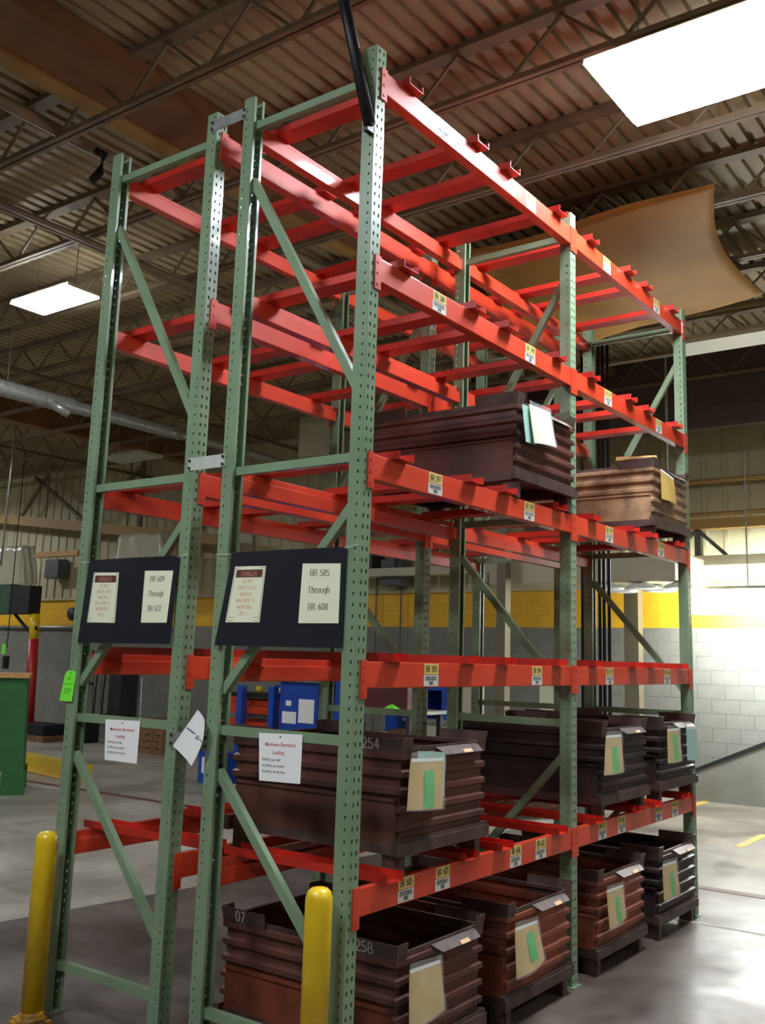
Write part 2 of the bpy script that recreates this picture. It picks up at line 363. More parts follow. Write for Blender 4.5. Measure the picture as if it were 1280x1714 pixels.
b = MB(); b.box((XL-.2, YN, 0), (XL, YW, ZC)); struct('wall_left', b, M_siding)
b = MB(); b.box((XR, YN, 0), (XR+.2, YW, ZC)); struct('wall_right', b, M_siding)
b = MB(); b.box((XL, YN-.2, 0), (XR, YN, ZC)); struct('wall_front', b, M_siding)
# ceiling: ribbed deck running in y, bar joists running in x
b = MB(); x = XL
while x < XR:
    for (xa, za), (xb, zb) in (((0, 0), (.085, 0)), ((.085, 0), (.095, .04)), ((.095, .04), (.138, .04)), ((.138, .04), (.148, 0))):
        b.quad((x+xa, YN, ZC+za), (x+xb, YN, ZC+zb), (x+xb, YW, ZC+zb), (x+xa, YW, ZC+za))
    x += .148
CEIL = struct('ceiling', b, M_deck, weld=True)
b = MB(); b.box((XL, YN, ZC+.06), (XR, YW, ZC+.1)); part('roof_slab', b, M_deck, CEIL)
zb, zt = 5.85, 6.25
jb = MB(); jb.box((XL+.2, -.045, zb), (XR-.2, -.008, zb+.035)); jb.box((XL+.2, .008, zb), (XR-.2, .045, zb+.035)); jb.box((XL+.2, -.045, zb+.035), (XR-.2, .045, zb+.042))
jm = jb.mesh('joist', M_joist)
tb = MB(); tb.box((XL+.2, -.06, zt), (XR-.2, .06, zt+.05)); tm = tb.mesh('top_chord', M_joist)
wb = MB(); x = XL+.4; up = False
while x < XR-.9:
    wb.bar((x, 0, zb+.02 if not up else zt), (x+.42, 0, zt if not up else zb+.02), .022, .022, (0, 1, 0)); x += .42; up = not up
wm = wb.mesh('web', M_joist)
yj = .72-1.27*9
while yj < YW-.2:
    j = put('joist', jm, CEIL, (0, yj, 0)); put('top_chord', tm, j); put('web_rod', wm, j); yj += 1.27
# girders along y
def girder(x0, x1, z0, m, ledge=None):
    b = MB(); b.box((x0, YN+.1, z0), (x1, YW-.1, ZC-.02)); g = part('girder', b, m, CEIL)
    if ledge: b = MB(); b.box((x0-.16, YN+.1, z0-.03), (x0, YW-.1, z0+.06)); part('girder_ledge', b, ledge, g)
girder(-3.38, -2.86, 6.10, M_girder, M_ledge)
girder(-13.2, -12.9, 5.9, M_girder); girder(-22, -21.7, 5.9, M_girder)
for xx, zz, rr in ((-5.0, 5.78, .03), (-5.12, 5.80, .022), (-3.72, 5.92, .055), (-9.6, 5.78, .035), (-14.6, 5.78, .03)):
    b = MB(); b.tube([(xx, YN+.2, zz), (xx, YW-.1, zz)], rr, 10); part('ceiling_pipe', b, M_joist, CEIL, smooth=True)
b = MB(); b.tube([(-3.72, 1.02, 5.92), (-3.62, 1.06, 5.86), (-3.66, 1.06, 5.72), (-3.74, 1.05, 5.66)], .035, 10); part('pipe_drop', b, M_black, CEIL, smooth=True)
# darker soffit hanging from the roof over the right part of the back wall
b = MB(); b.box((-5.2, 9.6, 5.15), (XR-.1, 9.75, ZC-.02)); part('soffit', b, mat('dark_soffit', (84,66,62), .7), CEIL)

# ------------------------------------------------------------------ light fixtures
def high_bay(x, y, z, w, d, label, lit=True, group=None, dock=False):
    t = thing('high_bay_light', label, 'light', (x, y, z), group)
    b = MB(); b.box((x-w/2-.02, y-d/2+.015, z+.012), (x+w/2+.02, y+d/2-.015, z+.05)); b.prism([(x-w/2+.1, z+.05), (x+w/2-.1, z+.05), (x+w/2-.2, z+.12), (x-w/2+.2, z+.12)], 'y', y-d/2+.1, y+d/2-.1)
    part('housing', b, M_duct, t)
    b = MB(); b.box((x-w/2, y-d/2, z-.004), (x+w/2, y+d/2, z+.012)); part('lens', b, M_lens if lit else M_unlit, t)
    for s in (-1, 1):
        b = MB(); b.tube([(x+s*w*.36, y, z+.1), (x+s*w*.36, y, ZC)], .006, 6); part('hanger', b, M_galv, t)
    return t
high_bay(*LIT[0], 'large glaring lit ceiling light above the right side of the rack')
high_bay(*LIT[1], 'lit ceiling light glaring left of the rack')
for q in LIT_OUT: high_bay(*q, 'lit ceiling light elsewhere in the warehouse', group='lit ceiling lights outside the view')
high_bay(-12.1, 8.26, 5.5, 1.2, .5, 'unlit white ceiling light seen through the left rack frame', False)
high_bay(-.45, 7.2, 5.5, 1.2, .45, 'unlit pale ceiling light below the yellow tarp at right', False)
# dock light near the back wall
t = thing('dock_light', 'glaring lit dock light near the back wall right of the rack', 'light', (-.35, 10.12, 2.8))
b = MB(); b.box((-2.0, 9.95, 2.95), (.75, 10.3, 2.99)); part('housing', b, M_duct, t)
b = MB(); b.box((-1.95, 9.98, 2.62), (.7, 10.27, 2.95)); part('lens', b, M_dock, t)  # lens stretched to cover the glare spreading around the lamp
for x in (-1.2, .5): b = MB(); b.tube([(x, 10.12, 2.94), (x, 10.12, ZC)], .01, 6); part('hanger', b, M_galv, t)

# ------------------------------------------------------------------ pallet racks
PW, D, GAP = .0762, .9103, .2113
YF = [0., 2.1613, 4.2969]           # near face of each upright frame
LV = [.898, 1.865, 2.8175, 3.7845, 4.7716]
TOP = 4.877; PITCH = .0508
def perf_strip(b, org, du, width, cols, hw, hh, z0, z1):
    """vertical strip with real holes; org = (x,y) of its edge, du = direction, cols = hole centres along the width"""
    n = int((z1-z0)/PITCH); du = Vector((du[0], du[1], 0)); o = Vector((org[0], org[1], 0))
    us = [0]
    for c in cols: us += [c-hw/2, c+hw/2]
    us.append(width)
    def P(u, z): return o+du*u+Vector((0, 0, z))
    for i in range(n):
        a = z0+i*PITCH; h0 = a+(PITCH-hh)/2; h1 = h0+hh; e = a+PITCH
        b.quad(P(0, a), P(width, a), P(width, h0), P(0, h0)); b.quad(P(0, h1), P(width, h1), P(width, e), P(0, e))
        for k in range(0, len(us)-1, 2): b.quad(P(us[k], h0), P(us[k+1], h0), P(us[k+1], h1), P(us[k], h1))
def post_mesh():
    b = MB()   # aisle face on x = 0, section spans x -PW..0 and y 0..PW, open towards -x
    perf_strip(b, (0, 0), (0, 1), PW, (.021, .055), .011, .019, 0, TOP)
    for y in (0, PW):
        perf_strip(b, (-PW, y), (1, 0), PW, (.053,), .009, .013, 0, TOP)
        yy = y+(.016 if y == 0 else -.016); b.quad((-PW, y, 0), (-PW, yy, 0), (-PW, yy, TOP), (-PW, y, TOP))
    me = b.mesh('upright_post', M_green)
    return me
POST = post_mesh()
fb = MB(); fb.box((-PW-.02, -.02, 0), (.02, PW+.02, .006)); FOOTPL = fb.mesh('foot_plate', M_green)
def brace_mb(p, q):
    b = MB(); b.bar(p, q, .03, .042, (0, 1, 0)) if False else None
    p = Vector(p); q = Vector(q); d = (q-p).normalized(); n = Vector((0, 1, 0)); a = d.cross(n).normalized()*.021
    # C-section brace: web facing the viewer, flanges going back
    for off, w in ((Vector((0, -.016, 0)), None),):
        P = [p-a+off, p+a+off, q+a+off, q-a+off]; b.quad(*P)
        b.quad(P[0], P[3], P[3]+Vector((0, .032, 0)), P[0]+Vector((0, .032, 0))); b.quad(P[1], P[2], P[2]+Vector((0, .032, 0)), P[1]+Vector((0, .032, 0)))
    return b
HZ = [.235, 1.515, 2.80, 4.72]
DG = [(1.32, .48), (1.70, 2.58), (4.40, 3.13)]    # heights at the left and at the right post of the first frame
BH = .118
def beam_mb(y0, y1, s):
    """step beam, outer face on x=0 for s=+1 (mirrored for the rear); local z 0 = top"""
    b = MB(); poly = [(0, 0), (-.034*s, 0), (-.034*s, -.04), (-.060*s, -.04), (-.060*s, -BH), (0, -BH)]
    b.prism(poly, 'y', y0, y1); return b
def bracket_mb(side, y, s):
    b = MB(); h0, h1 = -.165, .006       # plate over the post face; side=+1: post is before y
    if side > 0: b.box((-.002 if s > 0 else -.005, y-.042, h0), (.005 if s > 0 else .002, y+.004, h1))
    else: b.box((-.002 if s > 0 else -.005, y-.004, h0), (.005 if s > 0 else .002, y+.042, h1))
    for z in (-.03, -.085, -.14):
        yy = y-.022 if side > 0 else y+.022
        x = .005*s; b.prism([(yy-.005, z-.006), (yy+.005, z-.006), (yy+.005, z+.006), (yy-.005, z+.006)], 'x', min(x, x+.003*s), max(x, x+.003*s))
    return b
def label_mb(y, num):
    b = MB(); x = .0012
    def R(y0, z0, y1, z1, xx, sl): b.quad((xx, y0, z0), (xx, y1, z0), (xx, y1, z1), (xx, y0, z1), slot=sl)
    hw = .062
    R(y-hw, -.054, y+hw, -.004, x, 0); R(y-hw-.004, -.112, y+hw, -.058, x, 1)
    P, w = stroke_text(num, .16, .12, False); lay(b, P, (x+.0006, y-.05, -.044), (0, .1/w, 0), (0, 0, .03), 2)
    yy = y-.052
    random.seed(num)
    while yy < y+.046:
        wd = random.choice((.0025, .004, .0055)); R(yy, -.085, yy+wd, -.063, x+.0006, 3); yy += wd+random.choice((.002, .003))
    R(y-.018, -.106, y+.016, -.088, x+.0006, 3)
    return b
SUP = [[.28, .94, 1.30, 1.955], [2.465, 3.11, 3.46, 4.05]]
def support_mesh():
    b = MB(); t = .004; w = .12; h = .04     # U-channel lying open side up across both beams
    x0, x1 = -D-.055, .052
    b.box((x0, -w/2, 0), (x1, w/2, t)); b.box((x0, -w/2, t), (x1, -w/2+t, h)); b.box((x0, w/2-t, t), (x1, w/2, h))
    return b.mesh('support_channel', M_red)
SUPM = support_mesh()
_bm = {}
def cached(k, f):
    if k not in _bm: _bm[k] = f()
    return _bm[k]
LABELS = {}
nums = iter(range(586, 700))
def rack(x0, label, labels):
    R = thing('pallet_rack', label, 'pallet rack', (x0, 0, 0))
    for fi, y in enumerate(YF):
        for rear in (0, 1):
            p = put('upright_post', POST, R, (0, y, .006) if not rear else (-D, y+PW, .006), (0, 0, math.pi*rear), solid=.0028)
            put('foot_plate', FOOTPL, p, (0, 0, -.006))
        xl, xr = -D+PW-.008, -PW+.008
        for z in HZ:
            me = cached(('hz',), lambda: brace_mb((xl, 0, 0), (xr, 0, 0)).mesh('brace', M_green)); put('horizontal_brace', me, R, (0, y+PW/2, z), solid=.003)
        for k, (a, c) in enumerate(DG):
            zl, zr = (a, c) if fi == 0 else (c, a)
            me = cached(('dg', k, fi == 0), lambda: brace_mb((xl, 0, zl), (xr, 0, zr)).mesh('brace', M_green)); put('diagonal_brace', me, R, (0, y+PW/2, 0), solid=.003)
    for li, z in enumerate(LV):
        for bay in (0, 1):
            y0, y1 = YF[bay]+PW+.003, YF[bay+1]-.003
            for s in (1, -1):
                me = cached(('beam', bay, s), lambda: beam_mb(y0, y1, s).mesh('beam', M_orange))
                bo = put('beam', me, R, (.004 if s > 0 else -D-.004, 0, z), bevel=.004)
                for side, yy in ((1, y0), (-1, y1)):
                    me = cached(('br', bay, s, side), lambda: bracket_mb(side, yy, s).mesh('bracket', M_orange)); put('beam_bracket', me, bo)
                if s > 0 and labels:
                    slots = [(.60, 1.60), (2.75, 3.71)][bay] if li else [(.433, .74, 1.466, 1.759), (2.602, 2.908, 3.573, 3.9)][bay]
                    if li == 1: slots = [(.60, 1.705), (2.735, 3.79)][bay]
                    for yl in slots:
                        n_ = {0: 601, 1: 593, 2: 597, 3: 589, 4: 585}[li]+[*((.60,1.6,2.7,3.7))].index(min((.60,1.6,2.7,3.7), key=lambda q: abs(q-yl)))
                        if li == 0 and yl in (.433, 1.466, 2.602, 3.573): n_ += 4
                        put('location_label', label_mb(yl, 'BR %d' % n_).mesh('location_label', [M_lab_y, M_lab_w, M_ink, M_greyink]), bo, label='yellow label over a white barcode label')
            for ys in SUP[bay]:
                jx = random.uniform(-.008, .008); put('support_channel', SUPM, R, (jx, ys, z+.0005))
    return R
RB = rack(0, 'right-hand green and orange pallet rack loaded with rusty tubs', True)
RA = rack(-(D+GAP), 'left-hand green and orange pallet rack with empty shelves', False)
# row spacers, galvanised, bolted between the two rows at the near frame
for z, m in ((4.80, M_galv), (2.86, M_litplate), (1.455, M_galv)):
    b = MB(); b.box((-D-GAP-.045, -.006, z-.034), (-D+.018, -.001, z+.034)); s = part('row_spacer', b, m, RB, label='galvanised plate joining the two rows')
    for x in (-D-GAP-.03, -D+.006):
        for dz in (-.02, .02): b = MB(); b.tube([(x, -.006, z+dz), (x, -.014, z+dz)], .008, 8); part('bolt', b, M_bolt, s)
b = MB(); b.tube([(.004, -.045, 4.43), (-.358, -.055, 5.84)], .03, 12); st = part('seismic_strut', b, M_black, RB, label='black pipe strut rising to the roof', smooth=True)
b = MB(); b.box((-.03, -.05, 4.40), (.0, -.001, 4.50)); part('strut_clamp', b, M_black, st)

# ------------------------------------------------------------------ notices on the racks
def sheet(mb, F, asp, slot=0, n=8): mb.slot = slot; mb.grid(F, n, n); mb.slot = 0
LIFT = Vector((0, -.0012, 0))
def board(label, c, bend, danger, place, lines, ties):
    cx = sum(q[0] for q in c)/4
    t = thing('sign_board', label, 'sign', (cx, -.012, c[2][1]), None)
    F0 = bil([(x, 0, z) for x, z in c])
    F = lambda u, v: F0(u, v)+Vector((0, bend(u, v), 0))
    b = MB(); b.grid(F, 30, 12); part('board', b, M_board, t, solid=.003)
    inv = lambda x, z: ((x-F0(0, (z-c[2][1])/(c[0][1]-c[2][1])).x)/(F0(1, (z-c[2][1])/(c[0][1]-c[2][1])).x-F0(0, (z-c[2][1])/(c[0][1]-c[2][1])).x), (z-c[2][1])/(c[0][1]-c[2][1]))
    def paper(cc, name, m, lab):
        uv = [inv(*q) for q in cc]; H = bil([(a, 0, v) for a, v in uv])
        def S(u, v): p = H(u, v); return F(p.x, p.z)+LIFT*2.2
        return S
    S = paper(danger, 'danger_notice', None, None); b = MB(); b.slot = 0; b.grid(S, 6, 6); asp = .215/.275
    def L(k): return Vector((0, -.0005*k, 0))
    for r in (rect(.03, .025, .97, .032), rect(.03, .968, .97, .975), rect(.03, .025, .04, .975), rect(.96, .025, .97, .975), rect(.06, .085, .94, .092)): on_sheet(b, r, S, 0, 0, 1, 1, 1, L(1))
    for i in range(6): on_sheet(b, rect(.08+i*.14, .80, .08+(i+1)*.14, .94), S, 0, 0, 1, 1, 2, L(1))
    centred(b, 'DANGER', S, .5, .825, .085, .78, asp, 4, L(2))
    for i, s_ in enumerate(('DO NOT', 'ENTER AISLE', 'WHEN A', 'MACHINE IS', 'WORKING', 'IN IT')): centred(b, s_, S, .5, .70-i*.115, .066, .86, asp, 3, L(1))
    part('danger_notice', b, [M_cream, M_ink, M_maroon, M_fade, mat('pale_red_ink', (214,140,128), .7)], t, label='cream paper reading DANGER in a dark band over faded orange lines')
    S2 = paper(place, 'p', None, None); b = MB(); b.grid(S2, 6, 6)
    for i, s_ in enumerate(lines): centred(b, s_, S2, .47, .79-i*.285, .108, .72, asp, 1, L(1))
    part('location_notice', b, [M_cream, M_ink], t, label='cream paper with bold black serif text')
    for p, q in ties: b = MB(); b.tube([p, q], .0012, 5); part('tie_string', b, M_white, t)
    return t
board('black sign board with two cream papers, on the left rack end',
      [(-1.919, 2.38), (-1.178, 2.378), (-1.191, 1.924), (-1.963, 1.921)],
      lambda u, v: -.012-.02*math.sin(u*math.pi)-.012*max(0, u-.85)*6*(1-v),
      [(-1.859, 2.31), (-1.626, 2.303), (-1.628, 2.032), (-1.886, 2.036)], [(-1.416, 2.306), (-1.209, 2.303), (-1.227, 2.033), (-1.419, 2.033)],
      ('BR 609', 'Through', 'BR 632'), [((-1.905, -.02, 2.37), (-2.03, -.003, 2.372)), ((-1.185, -.02, 2.372), (-1.12, -.003, 2.385))])
board('black sign board with two cream papers, on the right rack end',
      [(-.786, 2.377), (-.064, 2.375), (-.069, 1.92), (-.865, 1.922)],
      lambda u, v: -.012-.015*math.sin(u*math.pi)-.012*(1-u)*(1-v),
      [(-.758, 2.307), (-.541, 2.303), (-.56, 2.033), (-.797, 2.033)], [(-.309, 2.307), (-.09, 2.302), (-.09, 2.031), (-.318, 2.03)],
      ('BR 585', 'Through', 'BR 608'), [((-.79, -.02, 2.37), (-.912, -.003, 2.375)), ((-.07, -.02, 2.37), (.0, -.003, 2.385))])
def load_sign(label, c):
    F = bil([(x, .012-.0*z, z) for x, z in c]); asp = .27/.215; b = MB(); b.grid(F, 3, 3); L = Vector((0, -.0006, 0))
    centred(b, 'Maximum Permitted', F, .5, .735, .075, .84, asp, 1, L, 'sans', .012); centred(b, 'Loading:', F, .46, .57, .075, .5, asp, 1, L, 'sans', .012)
    for i, s_ in enumerate(('8,260 lbs. per shelf', '41,300 lbs. per section', '82,600 lbs. for this Row')): centred(b, s_, F, .08, .43-i*.125, .05, .62, asp, 2, L, 'sans', .012, left=True)
    on_sheet(b, [[(.5+.018*math.cos(a), .93+.022*math.sin(a)) for a in [i*math.pi/4 for i in range(8)]]], F, 0, 0, 1, 1, 2, L)
    cx, cz = (c[0][0]+c[1][0])/2, c[0][1]
    return single('load_sign', b, [M_white, M_redink, M_ink], label, 'sign', loc=(cx, .012, cz))
load_sign('white Maximum Permitted Loading notice on the left rack frame', [(-1.70, 1.519), (-1.418, 1.526), (-1.422, 1.31), (-1.683, 1.31)])
load_sign('white Maximum Permitted Loading notice on the right rack frame', [(-.569, 1.520), (-.298, 1.529), (-.299, 1.312), (-.553, 1.305)])
b = MB(); b.tube([(-1.44, .02, 1.865-BH), (-1.42, .012, 1.52)], .0012, 5); single('hanging_string', b, M_white, 'thin white string above the left loading notice', 'string')
# curled white paper between the rows
c4 = bil([(-.958, 0, 1.607), (-.872, 0, 1.560), (-.955, 0, 1.34), (-1.131, 0, 1.421)])
def curl(u, v):
    p = c4(u, v); k = math.sin(v*math.pi)*.028*u; return Vector((p.x+k, -.012-.05*(u**2)*.6-.01*v, p.z+k*.2))
b = MB(); b.grid(curl, 10, 10); L = Vector((0, -.0012, 0))
on_sheet(b, rect(.05, .52, .50, .545), curl, 0, 0, 1, 1, 1, L); on_sheet(b, rect(.78, .50, .98, .52), curl, 0, 0, 1, 1, 1, L)
P, w = sans('BT', .02); on_sheet(b, [[(1-a/w, .7-q) for a, q in p] for p in P], curl, .56, .46, .18, .13, 2, L)
single('curled_paper', b, [M_white, M_blueink, M_ink], 'curled white paper with a blue line, hanging between the racks', 'paper', loc=(-1.0, -.02, 1.48))
# green tag on the outermost post
c4t = bil([(-2.060, -.004, 1.765), (-1.962, -.004, 1.768), (-1.972, -.012, 1.600), (-2.085, -.012, 1.600)])
b = MB(); b.quad(*[c4t(u, v) for u, v in ((0, 0), (1, 0), (1, .88), (.85, 1), (.15, 1), (0, .88))])
P, w = stroke_text('221', .09, .07, False); on_sheet(b, P, c4t, .2, .26, .62/w, .16, 1, L); on_sheet(b, rect(.1, .55, .9, .565), c4t, 0, 0, 1, 1, 1, L)
P, w = stroke_text('09C', .07, .06, False); on_sheet(b, P, c4t, .28, .70, .4/w, .09, 1, L); on_sheet(b, [[(.5+.05*math.cos(a), .92+.03*math.sin(a)) for a in [i*math.pi/3 for i in range(6)]]], c4t, 0, 0, 1, 1, 2, L)
single('hang_tag', b, [M_tag, mat('dark_green_ink', (52,140,30), .7), M_ink], 'bright green hang tag on the outermost left post', 'tag', loc=(-2.02, -.006, 1.7))

# ------------------------------------------------------------------ bollards
def bollard(x, y, label, group=None):
    t = thing('bollard', label, 'bollard', (x, y, 0))
    r = .0575
    b = MB(); b.lathe([(r, .012), (r, .875), (r*.97, .895), (r*.86, .915), (r*.6, .929), (r*.2, .934), (.002, .935)], x, y, 28); part('post', b, M_yel, t, smooth=True)
    b = MB(); b.lathe([(r+.028, .012), (r+.012, .02), (r+.004, .035), (r+.001, .05)], x, y, 24); part('weld_collar', b, M_yelworn, t, smooth=True)
    b = MB(); b.box((x-.1, y-.05, 0), (x+.1, y+.05, .012)); b.box((x-.06, y-.09, 0), (x+.06, y-.05, .012)); part('base_plate', b, M_yelworn, t)
    return t
bollard(-1.935, -.12, 'yellow bollard in front of the left rack end, at the far left')
bollard(-.043, -.13, 'yellow bollard in front of the right rack end')

# ------------------------------------------------------------------ steel tubs
def tub(yc, z0, kind, label, nleft=None, nright=None, group='corrugated steel tubs on the rack', xo=0.0, copper=False):
    t = thing('steel_tub', label, 'tub', (xo, yc, z0), group); m = M_tub[kind]
    hw = .355; X1 = xo+.018; X0 = xo-1.03; y0, y1 = yc-hw, yc+hw; zb_, zt_ = z0+.165, z0+.56
    nr = 5; prof = []
    for i in range(nr):
        a = zb_+(zt_-zb_)*i/nr; h = (zt_-zb_)/nr
        prof += [(a, 0), (a+h*.42, 0), (a+h*.56, .017), (a+h*.84, .017), (a+h*.98, 0)]
    prof.append((zt_, 0))
    b = MB()
    for (za, oa), (zc, oc) in zip(prof, prof[1:]):
        def ring(z, o, k): return [(X1+o-k, y0-o+k, z), (X1+o-k, y1+o-k, z), (X0-o+k, y1+o-k, z), (X0-o+k, y0-o+k, z)]
        A, B = ring(za, oa, 0), ring(zc, oc, 0)
        for i in range(4): b.quad(A[i], A[(i+1)%4], B[(i+1)%4], B[i])
    A = [(X1, y0, zb_), (X1, y1, zb_), (X0, y1, zb_), (X0, y0, zb_)]; b.quad(*A)
    part('body', b, m, t, solid=.003, weld=True)
    # plain lower panel on both long sides
    for s, yy in ((-1, y0), (1, y1)):
        b = MB(); b.box((X0+.02, min(yy+s*.004, yy+s*.021), z0+.15), (X1-.01, max(yy+s*.004, yy+s*.021), z0+.335)); b.box((X0+.02, min(yy, yy+s*.03), z0+.335), (X1-.01, max(yy, yy+s*.03), z0+.347))
        part('side_panel', b, M_copper if (copper and s < 0) else m, t, label='plain rusted lower panel' if copper and s < 0 else None)
    # bottom rails on the ends, runners under the sides
    for xx, s in ((X1, 1), (X0, -1)):
        b = MB(); x_a, x_b = sorted((xx-.01*s, xx+.028*s)); b.box((x_a, yc-.405, z0+.10), (x_b, yc+.405, z0+.155)); b.box((x_a, yc-.405, z0+.155), (x_b-.012 if s > 0 else x_b, yc+.405, z0+.17))
        part('bottom_rail', b, M_frame_d, t)
        b = MB(); b.box((min(xx-.006*s, xx+.012*s), y0-.012, zt_-.004), (max(xx-.006*s, xx+.012*s), y1+.012, zt_+.016)); part('top_rim', b, M_frame_d, t)
    for yy in (y0, y1):
        b = MB(); b.box((X0, yy-.02, z0+.10), (X1, yy+.02, z0+.15)); part('runner', b, M_frame_d, t)
        b = MB(); b.box((X0, yy-.008, zt_-.004), (X1, yy+.008, zt_+.016)); part('top_rim', b, M_frame_d, t)
    for xx, sx in ((X1-.045, 1), (X0+.045, -1)):
        for yy in (yc-.33, yc+.33):
            b = MB(); b.box((xx-.05, yy-.025, z0+.0005), (xx+.05, yy+.025, z0+.10)); part('foot', b, M_frame_d, t, bevel=.004)
    # stacking guides: angled corner plates standing proud of the rim
    for xx, sx in ((X1, 1), (X0, -1)):
        for yy, sy in ((y0, -1), (y1, 1)):
            b = MB(); L1 = .27
            b.quad((xx+sx*.012, yy+sy*.012, z0+.525), (xx-sx*L1, yy+sy*.012, z0+.525), (xx-sx*L1, yy+sy*.026, z0+.622), (xx+sx*.026, yy+sy*.026, z0+.622))
            b.quad((xx+sx*.012, yy+sy*.012, z0+.525), (xx+sx*.012, yy-sy*.06, z0+.525), (xx+sx*.026, yy-sy*.06, z0+.622), (xx+sx*.026, yy+sy*.026, z0+.622))
            g = part('corner_guide', b, M_frame_d, t, solid=.005, weld=True)
            if sy < 0 and ((sx > 0 and nright) or (sx < 0 and nleft)):
                s_ = nright if sx > 0 else nleft; P, w = stroke_text(s_, .12, .11, False); b = MB(); h = .048; uy = Vector((0, -.014, .097)).normalized()
                ox = xx-.215 if sx > 0 else xx+(.07 if len(s_) > 1 else .0)
                lay(b, P, Vector((ox, yy-.0178-.0045, z0+.565)), (.060, 0, 0), uy*h, 0); part('chalk_number', b, M_chalk, g, label='number %s in white chalk' % s_)
    # sloping lip with a label holder on the aisle end
    b = MB(); xl = X1+.004
    b.quad((xl, yc-.10, zt_+.012), (xl, yc+.30, zt_+.012), (xl+.045, yc+.30, zt_-.03), (xl+.045, yc-.04, zt_-.03)); part('label_lip', b, M_lip, t, solid=.004)
    b = MB(); b.quad((xl+.034, yc+.12, zt_-.012), (xl+.034, yc+.2, zt_-.012), (xl+.050, yc+.2, zt_-.027), (xl+.050, yc+.12, zt_-.027)); part('lip_label', b, M_liplab, t)
    return t
L1z, L3z = LV[0], LV[2]
tub(.70, 0, 'maroon', 'steel tub chalked 258 on the floor, nearest the right rack end', '07', '258', copper=True)
tub(1.70, 0, 'rust', 'rusty red-brown steel tub on the floor, second from the near end')
tub(2.83, 0, 'rust', 'rusty steel tub on the floor just past the middle post')
tub(3.85, 0, 'dark', 'dark steel tub on the floor at the far end of the rack')
tub(.70, L1z, 'maroon', 'maroon steel tub chalked 254 on the lowest shelf', '0', '254')
tub(2.905, L1z, 'dark', 'near-black steel tub on the lowest shelf just past the middle post')
tub(3.90, L1z, 'dark', 'near-black steel tub on the lowest shelf at the far end')
tub(1.765, L3z, 'maroon', 'red-brown steel tub up on the third shelf before the middle post')
tub(3.88, L3z, 'tan', 'dusty tan steel tub up on the third shelf at the far end')

# ------------------------------------------------------------------ pouches hung on the tubs (x = just in front of the end wall)
def pouch(label, q, sticker=None, colour=None, film=True, blue=None, curlv=.02, group=None, tilt=0):
    """q: (y,z) corners top-left, top-right, bottom-right, bottom-left"""
    cy = sum(a for a, _ in q)/4; t = thing('document_pouch', label, 'envelope', (.06, cy, q[0][1]), group)
    F0 = bil([(0, a, z) for a, z in q])
    def F(u, v): p = F0(u, v); return Vector((.062+curlv*(1-v)*math.sin(u*2.4+.3)+.006, p.y, p.z))
    b = MB(); b.grid(F, 8, 8); b.quad(*[F(u, v)+Vector((.0015, 0, 0)) for u, v in ((.02, .93), (.98, .93), (.97, .998), (.03, .998))], slot=1)
    part('envelope', b, [colour or M_manila, M_white], t, smooth=False)
    if sticker:
        u0, v0, u1, v1 = sticker; b = MB(); b.grid(lambda u, v: F(u0+(u1-u0)*u, v0+(v1-v0)*v)+Vector((.0025, 0, 0)), 4, 6); part('sticker', b, M_sticker, t, label='green sticker')
    if film:
        b = MB(); b.grid(lambda u, v: F(-.02+1.04*u, -.02+1.12*v)+Vector((.006+.004*math.sin(7*u+9*v), 0, 0)), 8, 8); part('plastic_sleeve', b, M_film, t, smooth=True)
    if blue:
        B0 = bil([(0, a, z) for a, z in blue]); b = MB(); b.grid(lambda u, v: B0(u, v)+Vector((.060, 0, 0)), 4, 4); part('backing_sheet', b, M_blue_paper, t, label='pale blue-green sheet')
    return t
pouch('manila envelope in a clear sleeve with green sticker, on the tub chalked 254', [(.350, 1.430), (.634, 1.418), (.617, 1.184), (.322, 1.205)], (.40, .03, .68, .76), blue=[(.42, 1.46), (.655, 1.44), (.655, 1.235), (.42, 1.235)])
pouch('plain manila envelope hung on the floor tub chalked 258', [(.383, .515), (.639, .505), (.668, .280), (.385, .265)])
pouch('creased manila envelope with green sticker on the second floor tub', [(1.345, .505), (1.60, .498), (1.655, .285), (1.35, .255)], (.42, .18, .72, .8), curlv=.035)
pouch('manila envelope with green sticker on the floor tub past the middle post', [(2.511, .500), (2.770, .494), (2.793, .290), (2.542, .265)], (.42, .05, .66, .72))
pouch('manila envelope with green sticker on the far floor tub', [(3.459, .515), (3.74, .505), (3.763, .275), (3.459, .275)], (.42, .05, .66, .72))
pouch('manila envelope with green sticker and white glare on the black shelf tub', [(2.52, 1.435), (2.770, 1.432), (2.779, 1.190), (2.475, 1.195)], (.36, .03, .68, .7))
pouch('manila envelope with green sticker on the far shelf tub', [(3.598, 1.432), (3.856, 1.430), (3.867, 1.191), (3.586, 1.193)], (.38, .03, .72, .82))
pouch('pale blue-green envelope at the far corner of the shelf tub', [(3.997, 1.430), (4.224, 1.424), (4.247, 1.180), (3.994, 1.187)], colour=M_blue_paper)
pouch('bright cream envelope on the upper red-brown tub', [(1.47, 3.375), (1.739, 3.385), (1.796, 3.175), (1.52, 3.15)], colour=M_cream, curlv=.03, blue=[(1.40, 3.36), (1.56, 3.365), (1.58, 3.15), (1.45, 3.145)])
pouch('pale yellow envelope on the upper tan tub', [(3.56, 3.36), (3.84, 3.33), (3.877, 3.125), (3.561, 3.125)], film=False)
# rolled sheet lying on the tan tub
b = MB(); b.tube([(-.30, 3.60, L3z+.64), (.0, 3.66, L3z+.635)], .035, 12); single('paper_roll', b, M_wood, 'tan rolled sheet lying on the upper tan tub', 'roll', smooth=True)

